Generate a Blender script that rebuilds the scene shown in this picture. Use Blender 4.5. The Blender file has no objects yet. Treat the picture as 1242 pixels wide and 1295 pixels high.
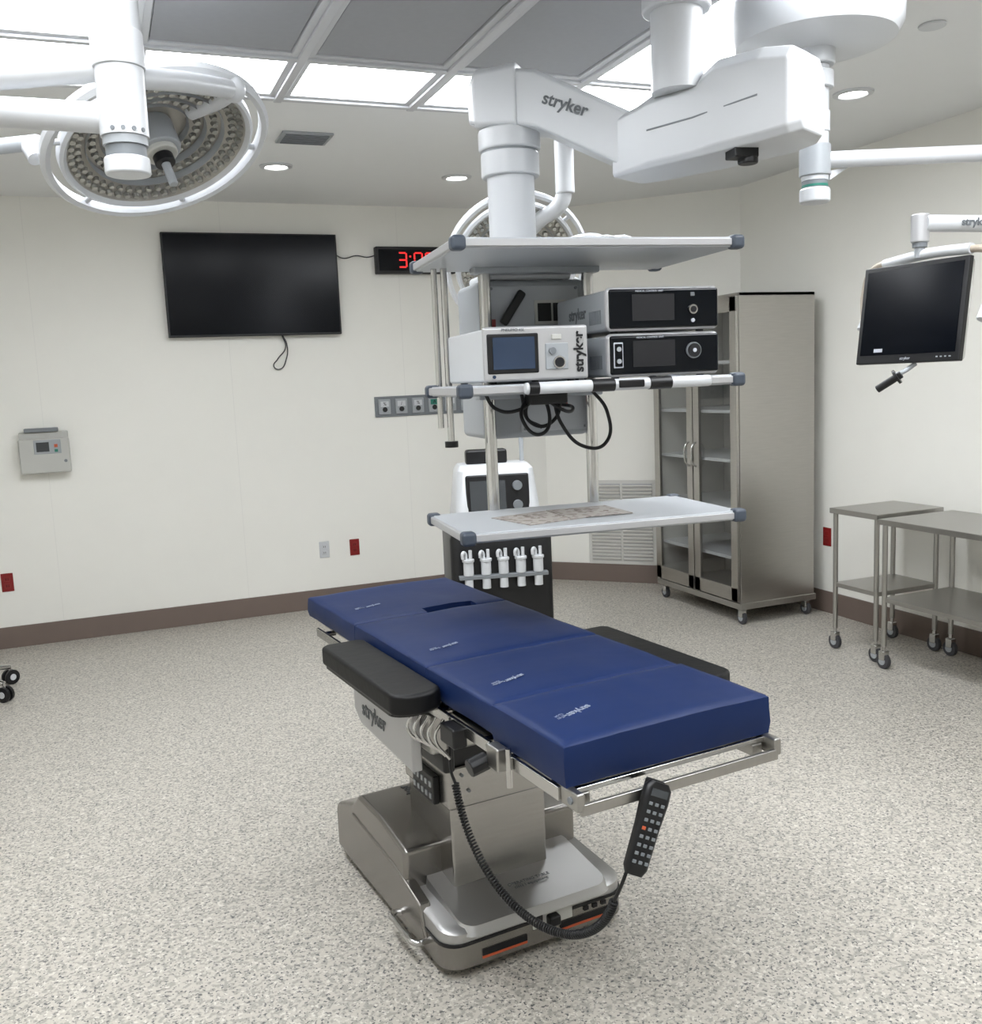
import bpy, bmesh, math, random
from mathutils import Vector, Matrix, Euler, noise
random.seed(4)
rad=math.radians
scn=bpy.context.scene
COL=scn.collection
# ------------------------------------------------------------------ materials
def mat(name,col,rough=.5,metal=0.,bump=0.,bscale=60.,var=0.,vscale=8.,emis=None,estr=0.,stretch=None,spec=None):
    m=bpy.data.materials.new(name); m.use_nodes=True
    nt=m.node_tree; b=nt.nodes['Principled BSDF']
    b.inputs['Base Color'].default_value=(*col,1); b.inputs['Roughness'].default_value=rough; b.inputs['Metallic'].default_value=metal
    if spec is not None: b.inputs['Specular IOR Level'].default_value=spec
    tc=nt.nodes.new('ShaderNodeTexCoord'); mp=nt.nodes.new('ShaderNodeMapping'); nt.links.new(tc.outputs['Object'],mp.inputs[0])
    if stretch: mp.inputs['Scale'].default_value=stretch
    if var:
        n=nt.nodes.new('ShaderNodeTexNoise'); n.inputs['Scale'].default_value=vscale; n.inputs['Detail'].default_value=1
        nt.links.new(mp.outputs[0],n.inputs[0])
        r=nt.nodes.new('ShaderNodeMapRange'); r.inputs['To Min'].default_value=1-var; r.inputs['To Max'].default_value=1+var
        nt.links.new(n.outputs[0],r.inputs[0])
        mx=nt.nodes.new('ShaderNodeVectorMath'); mx.operation='SCALE'; mx.inputs[0].default_value=col
        nt.links.new(r.outputs[0],mx.inputs['Scale']); nt.links.new(mx.outputs[0],b.inputs['Base Color'])
    if bump:
        n2=nt.nodes.new('ShaderNodeTexNoise'); n2.inputs['Scale'].default_value=bscale; n2.inputs['Detail'].default_value=1; nt.links.new(mp.outputs[0],n2.inputs[0])
        bp=nt.nodes.new('ShaderNodeBump'); bp.inputs['Strength'].default_value=bump; bp.inputs['Distance'].default_value=.01
        nt.links.new(n2.outputs[0],bp.inputs['Height']); nt.links.new(bp.outputs[0],b.inputs['Normal'])
    if emis:
        b.inputs['Emission Color'].default_value=(*emis,1); b.inputs['Emission Strength'].default_value=estr
    return m
M={}
M['wall']=mat('wall_paint',(.85,.84,.79),.5,var=.01)
M['ceil']=mat('ceiling_paint',(.79,.80,.80),.7,var=.01)
M['base']=mat('baseboard_vinyl',(.165,.125,.105),.5,var=.05)
M['seam']=mat('wall_seam',(.78,.77,.73),.6,var=.02)
M['white']=mat('white_enamel',(.57,.585,.605),.28,var=.01)
M['offw']=mat('offwhite_plastic',(.50,.50,.47),.4,var=.02)
M['lgrey']=mat('light_grey_metal',(.34,.36,.38),.35,var=.02)
M['mgrey']=mat('mid_grey_metal',(.18,.195,.21),.4,var=.03)
M['diff']=mat('diffuser_panel',(.30,.31,.33),.5,var=.04,vscale=40)
M['frame']=mat('ceiling_grid_frame',(.54,.55,.57),.4,var=.01)
M['lite']=mat('ceiling_light_lens',(.9,.9,.9),.4,emis=(.955,.985,1.02),estr=16.5)
M['down']=mat('downlight_lens',(.9,.9,.9),.4,emis=(1,.98,.95),estr=14)
M['steel']=mat('brushed_stainless',(.45,.435,.41),.30,metal=1.,bump=.025,bscale=90,var=.06,stretch=(1,1,14))
M['steelb']=mat('brushed_stainless_column',(.37,.36,.345),.22,metal=1.,bump=.015,bscale=90,var=.08,stretch=(1,1,12))
M['steelh']=mat('brushed_stainless_flat',(.42,.41,.39),.33,metal=1.,bump=.02,bscale=60,var=.05,stretch=(12,1,1))
M['chrome']=mat('polished_steel',(.56,.555,.545),.18,metal=1.)
M['champ']=mat('satin_base_cover',(.285,.272,.255),.26,metal=.95,var=.04)
M['platem']=mat('satin_base_top',(.46,.455,.45),.34,metal=.85,var=.03)
M['silver']=mat('silver_paint',(.48,.48,.49),.34,metal=.4,var=.02)
M['blue']=mat('navy_pad_fabric',(.0042,.0165,.075),.5,bump=.10,bscale=14,var=.12,vscale=5,spec=.26)
M['blk']=mat('black_plastic',(.006,.006,.007),.38,spec=.4)
M['blkpad']=mat('black_foam_pad',(.0045,.0045,.005),.45,bump=.08,bscale=30,var=.08,spec=.28)
M['scr']=mat('dark_screen_glass',(.002,.003,.005),.10,spec=.25)
M['tvs']=mat('tv_screen_glass',(.0012,.002,.004),.18,spec=.15)
M['bscr']=mat('blue_grey_screen',(.022,.04,.078),.15,var=.15,vscale=12)
M['gscr']=mat('grey_lcd',(.05,.055,.06),.2)
M['red']=mat('red_plastic',(.22,.009,.009),.4)
M['led']=mat('red_led',(.6,.0,.0),.4,emis=(1,.03,.03),estr=1.0)
M['bump']=mat('bluegrey_bumper',(.05,.063,.085),.45)
M['shelf']=mat('shelf_enamel',(.43,.45,.475),.35,var=.015)
M['text']=mat('dark_lettering',(.012,.012,.014),.5,spec=.3)
M['textg']=mat('grey_lettering',(.11,.12,.13),.5)
M['textw']=mat('white_lettering',(.45,.47,.52),.5)
M['textp']=mat('pad_lettering',(.22,.25,.33),.6)
M['orange']=mat('orange_label',(.50,.09,.03),.5)
M['green']=mat('green_indicator',(.02,.18,.13),.4)
M['rub']=mat('grey_rubber',(.045,.045,.05),.6)
M['beige']=mat('beige_tube',(.36,.31,.25),.35)
M['lens']=mat('lamp_lens',(.42,.42,.39),.12,metal=.6,var=.2,vscale=30)
M['dish']=mat('lamp_underside',(.36,.345,.31),.3,metal=.4,var=.1)
M['vent']=mat('vent_metal',(.62,.61,.58),.45)
M['inner']=mat('cabinet_interior',(.50,.49,.46),.5,var=.03)
M['dark']=mat('dark_recess',(.02,.02,.02),.8)
M['bag']=mat('clear_bag',(.62,.65,.68),.18,bump=.6,bscale=12,var=.05)
def paper():
    m=mat('printed_paper',(.55,.5,.46),.7); nt=m.node_tree; b=nt.nodes['Principled BSDF']
    tc=nt.nodes.new('ShaderNodeTexCoord'); v=nt.nodes.new('ShaderNodeTexVoronoi'); v.inputs['Scale'].default_value=60
    nt.links.new(tc.outputs['Object'],v.inputs[0]); r=nt.nodes.new('ShaderNodeValToRGB')
    r.color_ramp.elements[0].color=(.11,.075,.06,1); r.color_ramp.elements[1].color=(.38,.35,.32,1); r.color_ramp.elements[1].position=.5
    nt.links.new(v.outputs['Color'],r.inputs[0]); nt.links.new(r.outputs[0],b.inputs['Base Color']); return m
M['paper']=paper()
def glass():
    m=bpy.data.materials.new('cabinet_glass'); m.use_nodes=True; nt=m.node_tree; nt.nodes.clear()
    o=nt.nodes.new('ShaderNodeOutputMaterial'); mx=nt.nodes.new('ShaderNodeMixShader'); t=nt.nodes.new('ShaderNodeBsdfTransparent'); g=nt.nodes.new('ShaderNodeBsdfGlossy')
    t.inputs[0].default_value=(.80,.81,.80,1); g.inputs['Roughness'].default_value=.03; g.inputs[0].default_value=(.7,.7,.7,1)
    f=nt.nodes.new('ShaderNodeLayerWeight'); f.inputs[0].default_value=.5
    r=nt.nodes.new('ShaderNodeMapRange'); r.inputs['From Min'].default_value=.2; r.inputs['To Min'].default_value=.05; r.inputs['To Max'].default_value=.32
    nt.links.new(f.outputs['Facing'],r.inputs[0])
    nt.links.new(r.outputs[0],mx.inputs[0]); nt.links.new(t.outputs[0],mx.inputs[1]); nt.links.new(g.outputs[0],mx.inputs[2]); nt.links.new(mx.outputs[0],o.inputs[0]); return m
M['glass']=glass()
def floormat():
    m=bpy.data.materials.new('speckled_vinyl_floor'); m.use_nodes=True; nt=m.node_tree; b=nt.nodes['Principled BSDF']; b.inputs['Roughness'].default_value=.36
    tc=nt.nodes.new('ShaderNodeTexCoord')
    def noise_(sc,det=1):
        n=nt.nodes.new('ShaderNodeTexNoise'); n.inputs['Scale'].default_value=sc; n.inputs['Detail'].default_value=det
        nt.links.new(tc.outputs['Object'],n.inputs[0]); return n
    def thr(n,a,bb):
        r=nt.nodes.new('ShaderNodeMapRange'); r.inputs['From Min'].default_value=a; r.inputs['From Max'].default_value=bb
        nt.links.new(n.outputs[0],r.inputs[0]); return r
    def mix(fac,a,c):
        x=nt.nodes.new('ShaderNodeMix'); x.data_type='RGBA'
        nt.links.new(fac.outputs[0],x.inputs[0])
        if isinstance(a,tuple): x.inputs[6].default_value=(*a,1)
        else: nt.links.new(a.outputs[2],x.inputs[6])
        x.inputs[7].default_value=(*c,1); return x
    m1=mix(thr(noise_(75),.47,.60),(.52,.487,.43),(.35,.33,.293))
    m2=mix(thr(noise_(115,2),.60,.635),m1,(.105,.105,.105))
    m3=mix(thr(noise_(90.3),.63,.67),m2,(.64,.61,.55))
    nt.links.new(m3.outputs[2],b.inputs['Base Color']); return m
M['floor']=floormat()

# ------------------------------------------------------------------ helpers
def group(name,loc=(0,0,0),rz=0.,rot=None):
    e=bpy.data.objects.new(name,None); e.empty_display_size=.1; COL.objects.link(e)
    e.location=loc; e.rotation_euler=rot if rot else (0,0,rad(rz)); return e
def fin(name,bm,m,parent=None,smooth=False,bev=0.,seg=2,sharp=40):
    me=bpy.data.meshes.new(name); bmesh.ops.recalc_face_normals(bm,faces=bm.faces[:]); bm.to_mesh(me); bm.free()
    o=bpy.data.objects.new(name,me); COL.objects.link(o)
    if m: me.materials.append(M[m] if isinstance(m,str) else m)
    if parent: o.parent=parent
    if bev:
        md=o.modifiers.new('bev','BEVEL'); md.width=bev; md.segments=seg; md.limit_method='ANGLE'; md.angle_limit=rad(min(35,sharp))
        md.harden_normals=True
    if smooth or bev:
        for p in me.polygons: p.use_smooth=True
        me.set_sharp_from_angle(angle=rad(sharp))
    return o
def box(name,a,b,m,parent=None,bev=0.,rot=None,seg=2):
    c=[(a[i]+b[i])/2 for i in range(3)]; s=[abs(b[i]-a[i]) for i in range(3)]
    bm=bmesh.new(); bmesh.ops.create_cube(bm,size=1)
    for v in bm.verts: v.co=Vector((v.co.x*s[0],v.co.y*s[1],v.co.z*s[2]))
    o=fin(name,bm,m,parent,bev=bev,seg=seg); o.location=c
    if rot: o.rotation_euler=[rad(r) for r in rot]
    return o
def boxc(name,c,s,m,parent=None,bev=0.,rot=None,seg=2):
    return box(name,[c[i]-s[i]/2 for i in range(3)],[c[i]+s[i]/2 for i in range(3)],m,parent,bev,rot,seg)
def cyl(name,p0,p1,r,m,parent=None,r2=None,n=32,bev=0.):
    p0=Vector(p0);p1=Vector(p1); d=p1-p0
    bm=bmesh.new(); bmesh.ops.create_cone(bm,cap_ends=True,segments=n,radius1=r,radius2=r if r2 is None else r2,depth=d.length)
    q=d.to_track_quat('Z','Y').to_matrix().to_4x4()
    bmesh.ops.transform(bm,matrix=Matrix.Translation((p0+p1)/2)@q,verts=bm.verts[:])
    return fin(name,bm,m,parent,smooth=True,bev=bev)
def sph(name,c,r,m,parent=None,s=(1,1,1)):
    bm=bmesh.new(); bmesh.ops.create_uvsphere(bm,u_segments=24,v_segments=16,radius=r)
    for v in bm.verts: v.co=Vector((v.co.x*s[0]+c[0],v.co.y*s[1]+c[1],v.co.z*s[2]+c[2]))
    return fin(name,bm,m,parent,smooth=True)
def tube(name,pts,r,m,parent=None,smooth=True,cyc=False,res=5):
    cu=bpy.data.curves.new(name,'CURVE'); cu.dimensions='3D'; cu.bevel_depth=r; cu.bevel_resolution=res; cu.use_fill_caps=True
    if smooth:
        sp=cu.splines.new('BEZIER'); sp.bezier_points.add(len(pts)-1)
        for p,q in zip(sp.bezier_points,pts): p.co=q; p.handle_left_type=p.handle_right_type='AUTO'
    else:
        sp=cu.splines.new('POLY'); sp.points.add(len(pts)-1)
        for p,q in zip(sp.points,pts): p.co=(*q,1)
    sp.use_cyclic_u=cyc; sp.resolution_u=16
    cu.materials.append(M[m]); o=bpy.data.objects.new(name,cu); COL.objects.link(o)
    if parent: o.parent=parent
    return o
def prism(name,poly,z0,z1,m,parent=None,bev=0.,seg=2,plane='XY',sharp=40):
    bm=bmesh.new()
    def P(a,b,t):
        return (a,b,t) if plane=='XY' else ((a,t,b) if plane=='XZ' else (t,a,b))
    lo=[bm.verts.new(P(x,y,z0)) for x,y in poly]; hi=[bm.verts.new(P(x,y,z1)) for x,y in poly]
    n=len(poly); bm.faces.new(lo[::-1]); bm.faces.new(hi)
    for i in range(n): bm.faces.new((lo[i],lo[(i+1)%n],hi[(i+1)%n],hi[i]))
    return fin(name,bm,m,parent,bev=bev,seg=seg,sharp=sharp)
def rrect(cx,cy,w,d,r,n=6):
    r=min(r,w/2-1e-4,d/2-1e-4); out=[]
    for sx,sy,a0 in ((1,1,0),(-1,1,90),(-1,-1,180),(1,-1,270)):
        for i in range(n+1):
            a=rad(a0+90*i/n); out.append((cx+sx*(w/2-r)+r*math.cos(a),cy+sy*(d/2-r)+r*math.sin(a)))
    return out
def loft(name,secs,m,parent=None,bev=0.,smooth=True,n=6,sharp=40):
    bm=bmesh.new(); rings=[]
    for cx,cy,w,d,r,z in secs:
        rings.append([bm.verts.new((x,y,z(x,y) if callable(z) else z)) for x,y in rrect(cx,cy,w,d,r,n)])
    for a,b in zip(rings,rings[1:]):
        k=len(a)
        for i in range(k): bm.faces.new((a[i],a[(i+1)%k],b[(i+1)%k],b[i]))
    bm.faces.new(rings[0][::-1]); bm.faces.new(rings[-1])
    return fin(name,bm,m,parent,smooth=smooth,bev=bev,sharp=sharp)
def lathe(name,prof,m,parent=None,n=64,loc=None):
    bm=bmesh.new(); rings=[]
    for r,z in prof:
        rings.append([bm.verts.new((r*math.cos(2*math.pi*i/n),r*math.sin(2*math.pi*i/n),z)) for i in range(n)])
    for a,b in zip(rings,rings[1:]):
        for i in range(n): bm.faces.new((a[i],a[(i+1)%n],b[(i+1)%n],b[i]))
    o=fin(name,bm,m,parent,smooth=True)
    if loc: o.location=loc
    return o
def text(name,body,size,loc,rot,m,parent=None,ext=.0006,bold=0.):
    cu=bpy.data.curves.new(name,'FONT'); cu.body=body; cu.size=size; cu.extrude=ext; cu.offset=bold; cu.align_x='CENTER'; cu.align_y='CENTER'
    cu.materials.append(M[m]); o=bpy.data.objects.new(name,cu); COL.objects.link(o); o.location=loc; o.rotation_euler=[rad(r) for r in rot]
    if parent: o.parent=parent
    return o
def caster(name,x,y,parent,r=.045,m='rub'):
    cyl(name+'_wheel',(x-.012,y,r),(x+.012,y,r),r,m,parent,n=24,bev=.004)
    cyl(name+'_hub',(x-.016,y,r),(x+.016,y,r),r*.5,'lgrey',parent,n=20)
    box(name+'_fork',(x-.02,y-.02,r*1.1),(x+.02,y+.02,2*r+.015),'chrome',parent,bev=.006)
    cyl(name+'_stem',(x,y,2*r),(x,y,2*r+.045),.010,'chrome',parent,n=16)

# ------------------------------------------------------------------ room
XL,XR,YF,YB,ZC=-2.1,4.30,-2.2,6.87,2.87
box('floor',(XL-.1,YF-.1,-.1),(XR+.1,YB+.1,0),'floor')
box('ceiling',(XL-.1,YF-.1,ZC),(XR+.1,YB+.1,ZC+.1),'ceil')
box('wall_back',(XL-.1,YB,0),(XR+.1,YB+.1,ZC),'wall')
box('wall_right',(XR,YF-.1,0),(XR+.1,YB+.1,ZC),'wall')
box('wall_left',(XL-.1,YF-.1,0),(XL,YB+.1,ZC),'wall')
box('wall_front',(XL-.1,YF-.1,0),(XR+.1,YF,ZC),'wall')
CX=3.23
prism('wall_corner',[(CX,YB),(XR,YB-(XR-CX)),(XR,YB)],0,ZC,'wall')
box('baseboard_back',(XL,YB-.012,0),(CX,YB,.14),'base')
box('baseboard_right',(XR-.012,YF,0),(XR,YB-(XR-CX),.14),'base')
box('baseboard_left',(XL,YF,0),(XL+.012,YB,.14),'base')
box('baseboard_front',(XL,YF,0),(XR,YF+.012,.14),'base')
prism('baseboard_corner',[(CX-.005,YB),(CX-.012,YB-.012),(XR-.012,YB-(XR-CX)-.012),(XR,YB-(XR-CX)-.005)],0,.14,'base')
for i,x in enumerate((-.35,.86,2.1)):
    box('trim_%d'%(i+1),(x-.0015,YB-.001,.14),(x+.0015,YB,ZC),'seam')

g=group('ceiling_light_array',(0,0,ZC))
x0,x1,y0,y1=-.37,2.63,.27,4.34
xs=[x0+.6*i for i in range(6)]
box('grid_backing',(x0,y0,-.012),(x1,y1,0),'frame',g)
ys=[.27,.83,1.83,2.83,3.82,4.34]
def pan(nm,a,b,c,d,m): box(nm,(a,c,-.022),(b,d,-.012),m,g)
for i in range(5):
    for j in range(5):
        edge=i in(0,4) or j in(0,4)
        pan('%s_%d_%d'%('light_panel' if edge else 'diffuser_panel',i,j),xs[i]+.05,xs[i+1]-.05,ys[j]+.05,ys[j+1]-.05 ,'lite' if edge else 'diff')
for x in xs:
    box('bar_y',(x-.045,y0-.03,-.030),(x+.045,y1+.03,-.012),'frame',g,bev=.004)
    box('bar_ridge_y',(x-.018,y0-.03,-.042),(x+.018,y1+.03,-.028),'frame',g,bev=.004)
for y in ys:
    box('bar_x',(x0-.03,y-.045,-.029),(x1+.03,y+.045,-.010),'frame',g,bev=.004)
    box('bar_ridge_x',(x0-.03,y-.018,-.040),(x1+.03,y+.018,-.027),'frame',g,bev=.004)
for i,(x,y) in enumerate(((1.06,5.75),(2.20,5.85),(3.43,3.75),(-.9,4.5),(3.4,.5),(-.9,.5))):
    g=group('recessed_downlight',(x,y,ZC))
    lathe('trim_ring',[(.060,-.004),(.068,-.012),(.092,-.008),(.095,0)],'white',g,n=40)
    cyl('lens',(0,0,-.006),(0,0,-.001),.062,'down',g)
g=group('ceiling_vent',(1.09,5.08,ZC))
box('frame',(-.13,-.11,-.012),(.13,.11,0),'lgrey',g,bev=.004)
for i in range(7): box('slat',(-.11,-.09+i*.027,-.018),(.11,-.078+i*.027,-.010),'mgrey',g)
g=group('ceiling_cover_plate',(3.07,2.94,ZC)); cyl('plate',(0,0,-.01),(0,0,0),.05,'white',g,bev=.003)

# ------------------------------------------------------------------ back wall items
g=group('wall_television',(1.05,YB,2.31))
box('housing',(-.585,-.075,-.34),(.585,-.03,.345),'blk',g,bev=.006)
box('screen',(-.573,-.077,-.326),(.573,-.074,.334),'tvs',g)
box('wall_bracket',(-.2,-.032,-.15),(.2,0,.15),'blk',g)
tube('power_cable',[(.17,-.03,-.34),(.19,-.02,-.42),(.13,-.02,-.50),(.10,-.02,-.55),(.14,-.02,-.57),(.19,-.02,-.50),(.20,-.02,-.40),(.17,-.03,-.33)],.004,'rub',g)
tube('signal_cable',[(.57,-.03,.22),(.64,-.02,.19),(.74,-.01,.21),(.82,-.01,.20),(.885,-.01,.215)],.004,'rub',g)
g=group('digital_wall_clock',(2.22,YB,2.485))
box('case',(-.30,-.06,-.095),(.30,0,.095),'blk',g,bev=.006)
box('face',(-.28,-.063,-.075),(.28,-.059,.075),'scr',g)
def seg7(x,d,w=.058,h=.10,t=.011):
    S={'3':'abgcd','0':'abcdef','5':'afgcd','7':'abc','2':'abged'}[d]
    P={'a':(0,h/2,1),'d':(0,-h/2,1),'g':(0,0,1),'b':(w/2,h/4,0),'c':(w/2,-h/4,0),'f':(-w/2,h/4,0),'e':(-w/2,-h/4,0)}
    for s in S:
        px,pz,hz=P[s]
        a,b=((w*.42,t/2) if hz else (t/2,h*.22))
        box('segment',(x+px-a,-.066,pz-b),(x+px+a,-.063,pz+b),'led',g)
seg7(-.105,'3'); seg7(0.015,'0'); seg7(.10,'5'); seg7(.2,'2')
for z in(-.025,.025): box('colon',(-.052,-.066,z-.006),(-.040,-.066+.003,z+.006),'led',g)
g=group('wall_control_box',(-.355,YB,1.265))
box('back_housing',(-.145,-.05,-.13),(.145,0,.13),'offw',g,bev=.006)
box('front_cover',(-.15,-.10,-.135),(.15,-.045,.09),'offw',g,bev=.012)
box('top_strip',(-.11,-.075,.13),(.09,-.01,.155),'mgrey',g,bev=.004)
box('display_bezel',(-.06,-.104,-.01),(.10,-.098,.08),'lgrey',g,bev=.003)
box('display',(-.045,-.107,.005),(.03,-.103,.065),'gscr',g)
box('red_button',(.06,-.108,.03),(.08,-.103,.05),'orange',g); box('green_button',(.06,-.108,.0),(.08,-.103,.018),'green',g)
cyl('lock',(.12,-.105,-.06),(.12,-.098,-.06),.01,'mgrey',g)
def outlet(nm,x,z,m,face):
    g=group(nm,(x,YB,z)); box('cover_plate',(-.036,-.008,-.06),(.036,0,.06),m,g,bev=.003)
    for s in(-.022,.022): box('socket',(-.017,-.012,s-.015),(.017,-.006,s+.015),face,g,bev=.004)
    for s in(-.022,.022):
        for t in(-.006,.006): box('slot',(t-.0015,-.0135,s-.006),(t+.0015,-.011,s+.006),'dark',g)
outlet('power_outlet',1.42,.43,'white','white'); outlet('power_outlet',1.645,.425,'red','red'); outlet('power_outlet',-.66,.435,'red','red')
g=group('medical_gas_outlet_panel',(2.25,YB,1.44))
box('plate',(-.39,-.012,-.075),(.39,0,.075),'mgrey',g,bev=.003)
for i in range(6):
    x=-.32+i*.128
    box('outlet_plate',(x-.045,-.028,-.055),(x+.045,-.010,.055),'lgrey',g,bev=.004)
    box('label',(x-.03,-.031,.0),(x+.03,-.027,.04),['white','white','white','green','white','white'][i],g)
    cyl('port',(x,-.034,-.02),(x,-.027,-.02),.018,'dark',g)
    text('mark',['%','/','%','A','V','A'][i],.035,(x,-.032,.02),(90,0,0),'text',g)
g=group('return_air_grille',(3.66,YB-(3.66-CX),0),-45)
box('frame',(-.27,-.015,.14),(.27,0,.80),'vent',g,bev=.004)
for cxx in(-.125,.125):
    box('recess',(cxx-.115,-.017,.17),(cxx+.115,-.0145,.77),'lgrey',g)
    for i in range(22): box('louver',(cxx-.115,-.030,.178+i*.027),(cxx+.115,-.012,.193+i*.027),'vent',g,rot=(30,0,0))

# ------------------------------------------------------------------ glass-door steel cabinet
g=group('stainless_storage_cabinet',(3.62,4.90,0))
W_,D_,Z0,Z1=.57,.96,.13,2.06
box('near_side_panel',(0,0,Z0),(W_,.015,Z1),'steel',g,bev=.002); box('far_side_panel',(0,D_-.015,Z0),(W_,D_,Z1),'steel',g)
box('near_side_liner',(.005,.0155,Z0),(W_-.02,.018,Z1-.02),'inner',g); box('far_side_liner',(.005,D_-.018,Z0),(W_-.02,D_-.0155,Z1-.02),'inner',g)
box('back_panel',(W_-.012,.015,Z0),(W_,D_-.015,Z1),'inner',g); box('top_panel',(0,0,Z1-.02),(W_,D_,Z1),'steelh',g,bev=.002)
box('bottom_panel',(-.01,-.01,Z0-.03),(W_+.01,D_+.01,Z0+.01),'steelh',g,bev=.004)
for i in range(5): box('inner_shelf',(.03,.02,.40+i*.31),(W_-.02,D_-.02,.420+i*.31),'white',g)
for s,(a,b) in enumerate(((.005,.475),(.485,.955))):
    box('door_stile',(-.022,a,Z0+.02),(0,a+.065,Z1-.02),'steel',g,bev=.003); box('door_stile',(-.022,b-.065,Z0+.02),(0,b,Z1-.02),'steel',g,bev=.003)
    box('door_rail',(-.022,a,Z0+.02),(0,b,Z0+.11),'steel',g,bev=.003); box('door_rail',(-.022,a,Z1-.11),(0,b,Z1-.02),'steel',g,bev=.003)
    bm=bmesh.new(); bm.faces.new([bm.verts.new(p) for p in ((-.011,a+.06,Z0+.10),(-.011,b-.06,Z0+.10),(-.011,b-.06,Z1-.10),(-.011,a+.06,Z1-.10))]); fin('door_glass',bm,'glass',g)
    y=.44 if s==0 else .52
    tube('door_handle',[(-.022,y,.98),(-.05,y,1.0),(-.058,y,1.06),(-.05,y,1.12),(-.022,y,1.14)],.007,'chrome',g)
for i,(x,y) in enumerate(((.03,.03),(W_-.04,.03),(.03,D_-.04),(W_-.04,D_-.04))): caster('caster_%d'%i,x,y,g,r=.040)

def cart(loc,w,d,h,nm='steel_instrument_table'):
    g=group(nm,loc)
    box('top',(-.01,-.01,h-.03),(w+.01,d+.01,h),'steelh',g,bev=.004)
    box('lower_shelf',(.01,.01,.36),(w-.01,d-.01,.385),'steelh',g,bev=.003)
    for i,(x,y) in enumerate(((.015,.015),(w-.015,.015),(.015,d-.015),(w-.015,d-.015))):
        cyl('leg_%d'%i,(x,y,.12),(x,y,h-.03),.0135,'steelh',g,n=20); caster('caster_%d'%i,x,y,g,r=.042)
    return g
cart((3.75,3.90,0),.45,.34,.81); cart((3.70,2.90,0),.50,.92,.80)
g=group('power_outlet',(XR,4.90,.50),rz=-90); box('cover_plate',(-.036,-.008,-.06),(.036,0,.06),'red',g,bev=.003)
for s in(-.022,.022): box('socket',(-.017,-.012,s-.015),(.017,-.006,s+.015),'red',g,bev=.004)

g=group('rolling_stool',(-.855,5.80,0))
for i in range(5):
    a=rad(36+72*i); x,y=.30*math.cos(a),.30*math.sin(a)
    tube('leg_%d'%i,[(0,0,.13),(x*.6,y*.6,.12),(x,y,.10)],.014,'chrome',g)
    for s in(-.016,.016):
        c=Vector((x,y,.042)); n=Vector((-math.sin(a),math.cos(a),0))
        cyl('caster_wheel_%d'%i,c+n*(s-.009),c+n*(s+.009),.042,'blk',g,n=24,bev=.003); cyl('hub_%d'%i,c+n*(s-.011),c+n*(s+.011),.018,'white',g,n=16)
    cyl('stem_%d'%i,(x,y,.04),(x,y,.105),.008,'chrome',g)
cyl('gas_lift',(0,0,.10),(0,0,.5),.022,'chrome',g); loft('seat',[(0,0,.30,.30,.149,.50),(0,0,.36,.36,.179,.515),(0,0,.36,.36,.179,.56),(0,0,.32,.32,.159,.575)],'blk',g)

# ------------------------------------------------------------------ operating table
T=group('operating_table',(1.080,1.697,0),6.0)
TOP=.86
PW=.273
def pad(name,y0,y1,z0=.785,z1=TOP,w=PW,notch=None):
    bm=bmesh.new(); nx,ny=24,max(8,int((y1-y0)/.025))
    def inset(x,y):
        ex=max(0,1-(w-abs(x))/.012); ey=max(0,1-min(y-y0,y1-y)/.012); return -.006*(max(ex,ey)**2)
    grid={}
    xs_=[-w+2*w*i/nx for i in range(nx+1)]; ys_=[y0+(y1-y0)*j/ny for j in range(ny+1)]
    ex=[notch[0]+.001,notch[0]-.001,notch[1]-.001,notch[1]+.001] if notch else []
    ey=[y0+notch[2]-.001,y0+notch[2]+.001] if notch else []
    xs_=sorted(set(xs_+ex+[-w+.005,w-.005])); ys_=sorted(set(ys_+ey+[y0+.005,y1-.005]))
    inn=lambda x,y: notch and notch[0]<x<notch[1] and y<y0+notch[2]
    for i,x in enumerate(xs_):
        for j,y in enumerate(ys_):
            n=noise.noise(Vector((x*6,y*6,3)))*.0030+noise.noise(Vector((x*18,y*5,7)))*.0016
            z=z1+inset(x,y)+n+.003*(1-(x/w)**2)
            if inn(x,y): z-=.035
            grid[i,j]=bm.verts.new((x,y,z))
    I,J=len(xs_),len(ys_)
    for i in range(I-1):
        for j in range(J-1): bm.faces.new((grid[i,j],grid[i+1,j],grid[i+1,j+1],grid[i,j+1]))
    ring=[(i,0) for i in range(I)]+[(I-1,j) for j in range(1,J)]+[(i,J-1) for i in range(I-2,-1,-1)]+[(0,j) for j in range(J-2,0,-1)]
    prev=[grid[k] for k in ring]
    for f in(.04,.35,.7,1.0):
        cur=[]
        for (k,pv) in zip(ring,[grid[k] for k in ring]):
            x,y=xs_[k[0]],ys_[k[1]]; zt=z1-.005; z=min(zt+(z0-zt)*f,pv.co.z-.001)
            b=.004*math.sin(math.pi*min(1,f))+.004*noise.noise(Vector((x*9,y*9,z*30)))*(1 if f>.1 else 0)
            sx=(1 if x>=w-1e-6 else -1 if x<=-w+1e-6 else 0); sy=(-1 if abs(y-y0)<1e-6 else 0)
            cur.append(bm.verts.new((x+sx*b-(sx*.003 if f==1 else 0),y+sy*b,z)))
        n=len(ring)
        for a in range(n): bm.faces.new((prev[a],prev[(a+1)%n],cur[(a+1)%n],cur[a]))
        prev=cur
    bm.faces.new(prev)
    return fin(name,bm,'blue',T,smooth=True,sharp=38)
pad('foot_pad',.008,.318,z0=.772,z1=.864,w=PW+.003)
pad('thigh_pad',.323,.69)
pad('back_pad',.695,1.235)
pad('head_pad',1.24,1.72,z0=.79,w=PW,notch=(-.02,.16,.045))
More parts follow.
